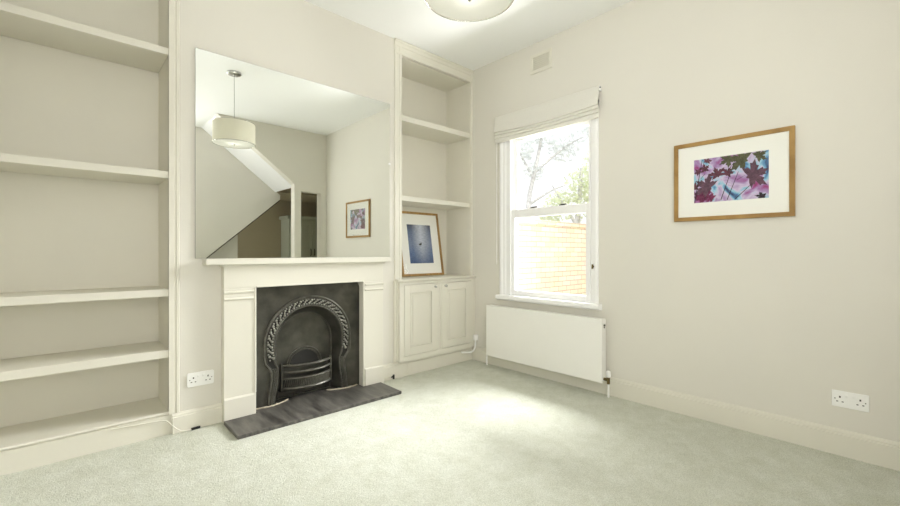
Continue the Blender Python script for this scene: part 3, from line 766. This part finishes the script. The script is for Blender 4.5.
# built upright about its foot (local x = width, y = depth, z = up) and then leant back
def lp(mb, name, mat, bev=0, par=None):
    return mb.build(name, mat, par or pl, bevel=bev)
ox, oy, oz = pl.location
def loc(mb): bmesh.ops.translate(mb.bm, verts=mb.bm.verts, vec=Vector((ox, oy, oz))); return mb
hw = PLW/2; fw = .022
m = MB()
o_ = [(-hw, 0), (hw, 0), (hw, PLH), (-hw, PLH)]; i_ = [(-hw+fw, fw), (hw-fw, fw), (hw-fw, PLH-fw), (-hw+fw, PLH-fw)]
m.loft([[(x, .022, z) for x, z in o_], [(x, 0, z) for x, z in o_], [(x, 0, z) for x, z in i_], [(x, .006, z) for x, z in i_], [(x, .022, z) for x, z in i_]], caps=False)
lp(loc(m), 'frame', M['oak'], .0015)
m = MB(); m.box(-hw+.015, hw-.015, .011, .020, .015, PLH-.015); lp(loc(m), 'mount', M['mount'])
m = MB(); m.box(-.150, .148, .0104, .0112, .127, .520); lp(loc(m), 'water_print', M['water'])
m = MB()
m.loft([[(-.004+.018*math.cos(2*PI*k/14), y, .318+.010*math.sin(2*PI*k/14)) for k in range(14)] for y in (.0104, .0101)])
m.loft([[(.008+.007*math.cos(2*PI*k/10), y, .330+.009*math.sin(2*PI*k/10)) for k in range(10)] for y in (.0104, .0101)])
dk = lp(loc(m), 'duck_print', M['black'])
m = MB(); m.face([(-hw+.015, .0085, .015), (hw-.015, .0085, .015), (hw-.015, .0085, PLH-.015), (-hw+.015, .0085, PLH-.015)]); lp(loc(m), 'picture_glass', M['picture_glass'])
pl.rotation_euler = (math.radians(-9.6), 0, 0)

# ================================================================== PENDANT LIGHT
PXc, PYc, PZ, PR, PH = 1.304, 1.300, 2.222, .198, .212
pd = thing('pendant_light', 'cream drum shade pendant light hanging from the middle of the white ceiling', 'pendant light', (PXc, PYc, PZ))
m = MB(); m.lathe([(.067, H-.001), (.067, H-.018), (.060, H-.024), (.012, H-.028), (.004, H-.040)], PXc, PYc, 40); m.build('ceiling_rose', M['chrome'], pd, smooth=True)
m = MB(); m.tube([(PXc, PYc, H-.03), (PXc+.001, PYc, PZ+.14)], .0035, 8); m.build('cord', M['chrome'], pd)
m = MB()
n = 72
m.loft([[(PXc+rr*math.cos(2*PI*k/n), PYc+rr*math.sin(2*PI*k/n), z) for k in range(n)] for rr, z in ((PR, PZ), (PR, PZ+PH), (PR-.003, PZ+PH), (PR-.003, PZ), (PR, PZ))], caps=False)
m.build('lamp_shade', M['shade'], pd, smooth=True)
for z in (PZ, PZ+PH):
    m = MB(); m.tube([(PXc+PR*math.cos(2*PI*k/n), PYc+PR*math.sin(2*PI*k/n), z) for k in range(n+1)], .0022, 8)
    m.build('rim', M['chrome'], pd, smooth=True)
m = MB(); m.lathe([(PR-.006, PZ+.006), (PR-.006, PZ+.002), (.01, PZ+.0)], PXc, PYc, n); m.build('diffuser', M['diffuser'], pd, smooth=True)
m = MB(); m.lathe([(.004, PZ+.002), (.016, PZ), (.016, PZ-.004), (.007, PZ-.008), (.008, PZ-.016), (.001, PZ-.022)], PXc, PYc, 20); m.build('finial', M['chrome'], pd, smooth=True)
m = MB()
for k in range(3):
    a = 2*PI*k/3+.4; m.tube([(PXc, PYc, PZ+.14), (PXc+(PR-.004)*math.cos(a), PYc+(PR-.004)*math.sin(a), PZ+PH-.004)], .0025, 6)
m.lathe([(.02, PZ+.1), (.02, PZ+.145)], PXc, PYc, 16)
m.build('lamp_holder', M['plastic'], pd)

# ================================================================== CABLES
def smooth_path(pts, n=8):
    P_ = [Vector(p) for p in pts]; P_ = [P_[0]]+P_+[P_[-1]]; out = []
    for i in range(1, len(P_)-2):
        for k in range(n):
            t = k/n; a, b_, c_, d = P_[i-1], P_[i], P_[i+1], P_[i+2]
            out.append(.5*((2*b_)+(-a+c_)*t+(2*a-5*b_+4*c_-d)*t*t+(-a+3*b_-3*c_+d)*t**3))
    return out+[P_[-2]]
cb = thing('aerial_cable', 'thin cream cable with black plug lying by the skirting below the left socket', 'cable', (.52, YM-.04, .0))
m = MB(); m.tube(smooth_path([(.20, YM-.008, .109), (.30, YM-.010, .103), (.40, YM-.012, .098), (.455, YM-.018, .088), (.485, YM-.032, .055), (.52, YM-.038, .02), (.56, YM-.036, .007), (.585, YM-.034, .007)]), .0032, 8); m.build('lead', M['joinery'], cb)
m = MB(); m.tube([(.582, YM-.034, .008), (.600, YM-.032, .008), (.612, YM-.031, .008), (.630, YM-.030, .008)], .0075, 10); m.build('plug', M['black'], cb)
cb = thing('aerial_cable', 'thin cream cable with black connector on the carpet between hearth and cupboard', 'cable', (2.06, YM-.05, .0))
m = MB(); m.tube(smooth_path([(1.99, YM-.027, .012), (2.01, YM-.035, .030), (2.04, YM-.040, .036), (2.07, YM-.040, .030)]), .003, 8)
m.tube(smooth_path([(2.085, YM-.04, .022), (2.13, YM-.05, .006), (2.20, YM-.036, .012), (2.245, YM-.026, .05), (2.235, YM-.026, .10)]), .003, 8); m.build('lead', M['joinery'], cb)
m = MB(); m.tube([(2.055, YM-.040, .030), (2.075, YM-.040, .028)], .007, 10); m.tube([(2.078, YM-.040, .008), (2.078, YM-.040, .044)], .009, 10); m.build('connector', M['black'], cb)
cb = thing('wall_conduit', 'short white bent cable from the cupboard corner beside the radiator', 'cable', (3.02, YM-.075, .09))
m = MB(); m.tube(smooth_path([(2.90, YM-.025, .100), (2.93, YM-.040, .096), (2.99, YM-.064, .092), (3.03, YM-.072, .108), (3.048, YM-.075, .15), (3.052, YM-.075, .21)]), .009, 10); m.build('lead', M['plastic'], cb, smooth=True)
m = MB(); m.box(3.036, XR-.001, YM-.092, YM-.060, .205, .262); m.build('junction_box', M['plastic'], cb, bevel=.004)

# ================================================================== NEXT ROOM: CABINET SEEN IN THE MIRROR
k = thing('kitchen_cabinet', 'tall sage green cabinet with dark handles in the next room, seen in the mirror', 'cabinet', (3.5, -2.2, 0))
m = MB(); m.box(3.17, 4.05, -2.40, -2.0, 0, 1.74); m.build('carcass', M['cabinet'], k)
m = MB(); m.prism_x([(-2.41, 1.74), (-1.99, 1.74), (-1.96, 1.775), (-1.955, 1.80), (-2.41, 1.80)], 3.135, 4.07); m.build('cornice', M['cabinet'], k)
for x0, x1, hx in ((3.20, 3.62, 3.59), (3.63, 4.05, 3.66)):
    m = MB(); s_ = .07; y0, y1 = -2.0, -1.982
    m.box(x0, x0+s_, y0, y1, .12, 1.72); m.box(x1-s_, x1, y0, y1, .12, 1.72); m.box(x0+s_, x1-s_, y0, y1, .12, .2); m.box(x0+s_, x1-s_, y0, y1, 1.65, 1.72); m.box(x0+s_, x1-s_, y0, y0+.008, .2, 1.65)
    d = m.build('door', M['cabinet'], k, bevel=.002)
    m = MB(); m.tube([(hx, -1.98, 1.16), (hx, -1.955, 1.15), (hx, -1.955, 1.04), (hx, -1.98, 1.03)], .008, 8); m.build('handle', M['black'], d)

# ================================================================== OUTSIDE
m = MB(); m.box(XR+T, 22, -6, 22, -.25, -.1)
struct(m.build('ground', M['paving']), 'pale paved yard outside the window', 'ground')
gw = thing('garden_wall', 'sunlit pale brick garden wall outside the window', 'wall', (7, 3.7, -.1))
m = MB(); m.box(3.9, 11.5, 3.6, 3.82, -.1, 1.50); m.build('brickwork', M['brick'], gw)
m = MB(); m.box(3.88, 11.52, 3.57, 3.85, 1.50, 1.565); m.build('coping', M['brick'], gw, bevel=.006)
def tree(name, label, bx, by, trunk, limbs, blobs, nleaf, ls, mat, h0=-.1):
    t = thing(name, label, 'tree', (bx, by, h0))
    m = MB(); m.tube(smooth_path(trunk, 5), .10, 9, .04)
    for l in limbs: m.tube(smooth_path(l, 5), .045, 7, .012)
    m.build('trunk', M['bark'], t, smooth=True)
    m = MB()
    for (c_, rad, cnt) in blobs:
        for i in range(cnt):
            d = Vector((random.gauss(0, 1), random.gauss(0, 1), random.gauss(0, 1))).normalized()*rad*random.random()**.45
            p = Vector(c_)+Vector((d.x, d.y, d.z*.8))
            a = Vector((random.uniform(-1, 1), random.uniform(-1, 1), random.uniform(-1, 1))).normalized(); b_ = a.orthogonal().normalized()
            s_ = ls*random.uniform(.6, 1.2)
            m.face([p-a*s_, p+b_*s_*.45, p+a*s_, p-b_*s_*.45])
    m.build('foliage', mat, t)
    return t
tree('tree', 'tree with haze whitened leaves and slim trunk outside, left in the upper pane', 10.0, 7.5,
     [(10.0, 7.5, -.1), (9.95, 7.45, 1.5), (10.05, 7.55, 2.6), (10.25, 7.45, 3.6), (10.5, 7.3, 5.0)],
     [[(10.05, 7.55, 2.5), (10.5, 7.1, 2.9), (10.9, 6.8, 3.1)], [(10.2, 7.5, 3.3), (9.9, 7.8, 4.1), (9.8, 8.0, 4.8)], [(10.25, 7.45, 3.5), (10.8, 6.8, 4.2), (11.2, 6.4, 4.5)]],
     [((9.9, 7.9, 4.1), .55, 420), ((10.4, 7.4, 4.7), .6, 360), ((10.9, 6.9, 4.2), .5, 300), ((11.2, 6.2, 4.9), .7, 360), ((10.2, 7.5, 3.5), .35, 120), ((11.4, 5.9, 4.1), .4, 120)], 0, .10, M['leaf_hazed'])
tree('tree', 'yellow green bushy tree outside beyond the brick wall', 9.4, 5.6,
     [(9.4, 5.6, -.1), (9.4, 5.6, 1.2), (9.45, 5.55, 2.3), (9.5, 5.5, 3.2)],
     [[(9.4, 5.6, 1.8), (9.2, 5.9, 2.4), (9.1, 6.1, 2.8)], [(9.45, 5.55, 2.2), (9.8, 5.2, 2.7), (10.0, 5.0, 3.2)]],
     [((9.3, 5.9, 2.3), .5, 420), ((9.6, 5.4, 2.8), .6, 520), ((9.8, 5.1, 3.3), .5, 300), ((9.7, 5.2, 2.2), .6, 420), ((9.1, 6.15, 2.0), .35, 160)], 0, .075, M['leaf_green'])

# ================================================================== LIGHT
W = bpy.data.worlds.new('sky'); SC.world = W; W.use_nodes = True
bg = W.node_tree.nodes['Background']
tc = N(W.node_tree, 'ShaderNodeTexCoord'); sp = N(W.node_tree, 'ShaderNodeSeparateXYZ'); W.node_tree.links.new(tc.outputs['Generated'], sp.inputs[0])
cr = N(W.node_tree, 'ShaderNodeValToRGB'); cr.color_ramp.elements[0].color = (1, 1, 1, 1); cr.color_ramp.elements[1].color = (.86, .93, 1, 1)
W.node_tree.links.new(sp.outputs[2], cr.inputs[0]); W.node_tree.links.new(cr.outputs[0], bg.inputs[0])
bg.inputs['Strength'].default_value = 1.15
def area(name, loc_, target, sx, sy, power, col=(1, 1, 1), spread=180):
    l = bpy.data.lights.new(name, 'AREA'); l.shape = 'RECTANGLE'; l.size = sx; l.size_y = sy; l.energy = power; l.color = col; l.spread = math.radians(spread)
    o = bpy.data.objects.new(name, l); COL.objects.link(o); o.location = loc_
    o.rotation_euler = (Vector(target)-Vector(loc_)).to_track_quat('-Z', 'Y').to_euler(); return o
area('window_daylight', (XR+2.0, 2.9, 4.35), (XR-.55, 1.9, .4), 3.6, 2.2, 640, (.985, .99, 1), 66)
area('sky_daylight', (6.5, 1.2, 3.0), (.9, 2.1, .5), 2.4, 1.8, 115, (.985, .99, 1), 66)
area('hall_fill', (.25, -2.2, 1.75), (1.1, 2.2, 2.3), 1.4, 1.9, 50, (1, .995, .985))  # added fill lamp in the hall, out of view, for frontal ambient light
area('side_fill', (-.36, -.6, 1.9), (3.0, 1.3, 2.75), 1.0, 1.7, 30, (1, .995, .98), 125)  # added lamp out of view, brightens the right wall and ceiling
area('yard_fill', (XR+1.25, 2.1, .12), (XR-.6, 2.1, 2.2), 2.2, .6, 80, (1, .99, .98), 125)  # added lamp below the sill, lifts the ceiling like light off paving
bulb = bpy.data.lights.new('pendant_bulb', 'POINT'); bulb.energy = 1.2; bulb.shadow_soft_size = .04; bulb.color = (1, .97, .92)
bo = bpy.data.objects.new('pendant_bulb', bulb); COL.objects.link(bo); bo.location = (PXc, PYc, PZ+.05)
sl = bpy.data.lights.new('sun', 'SUN'); sl.energy = 1.5; sl.angle = math.radians(4); sl.color = (1, .97, .92)
so = bpy.data.objects.new('sun', sl); COL.objects.link(so); so.rotation_euler = Vector((.35, .60, -.72)).to_track_quat('-Z', 'Y').to_euler()

# ================================================================== CAMERA
cd = bpy.data.cameras.new('camera'); cam = bpy.data.objects.new('camera', cd); COL.objects.link(cam)
yaw = math.radians(46.6515)
cam.location = (0, 0, 1.1); cam.rotation_euler = (PI/2, 0, yaw-PI/2)
cd.sensor_fit = 'HORIZONTAL'; cd.sensor_width = 36; cd.lens = 418.83/900*36
cd.shift_x = -(456.9077-450)/900; cd.shift_y = -(253-252.046)/900
cd.clip_start = .02
SC.camera = cam
SC.view_settings.view_transform = 'Standard'; SC.view_settings.look = 'None'
SC.view_settings.exposure = .06; SC.view_settings.gamma = 1; SC.view_settings.use_curve_mapping = False
SC.cycles.max_bounces = 12; SC.cycles.diffuse_bounces = 8; SC.cycles.glossy_bounces = 6; SC.cycles.transparent_max_bounces = 16
SC.cycles.sample_clamp_indirect = 6
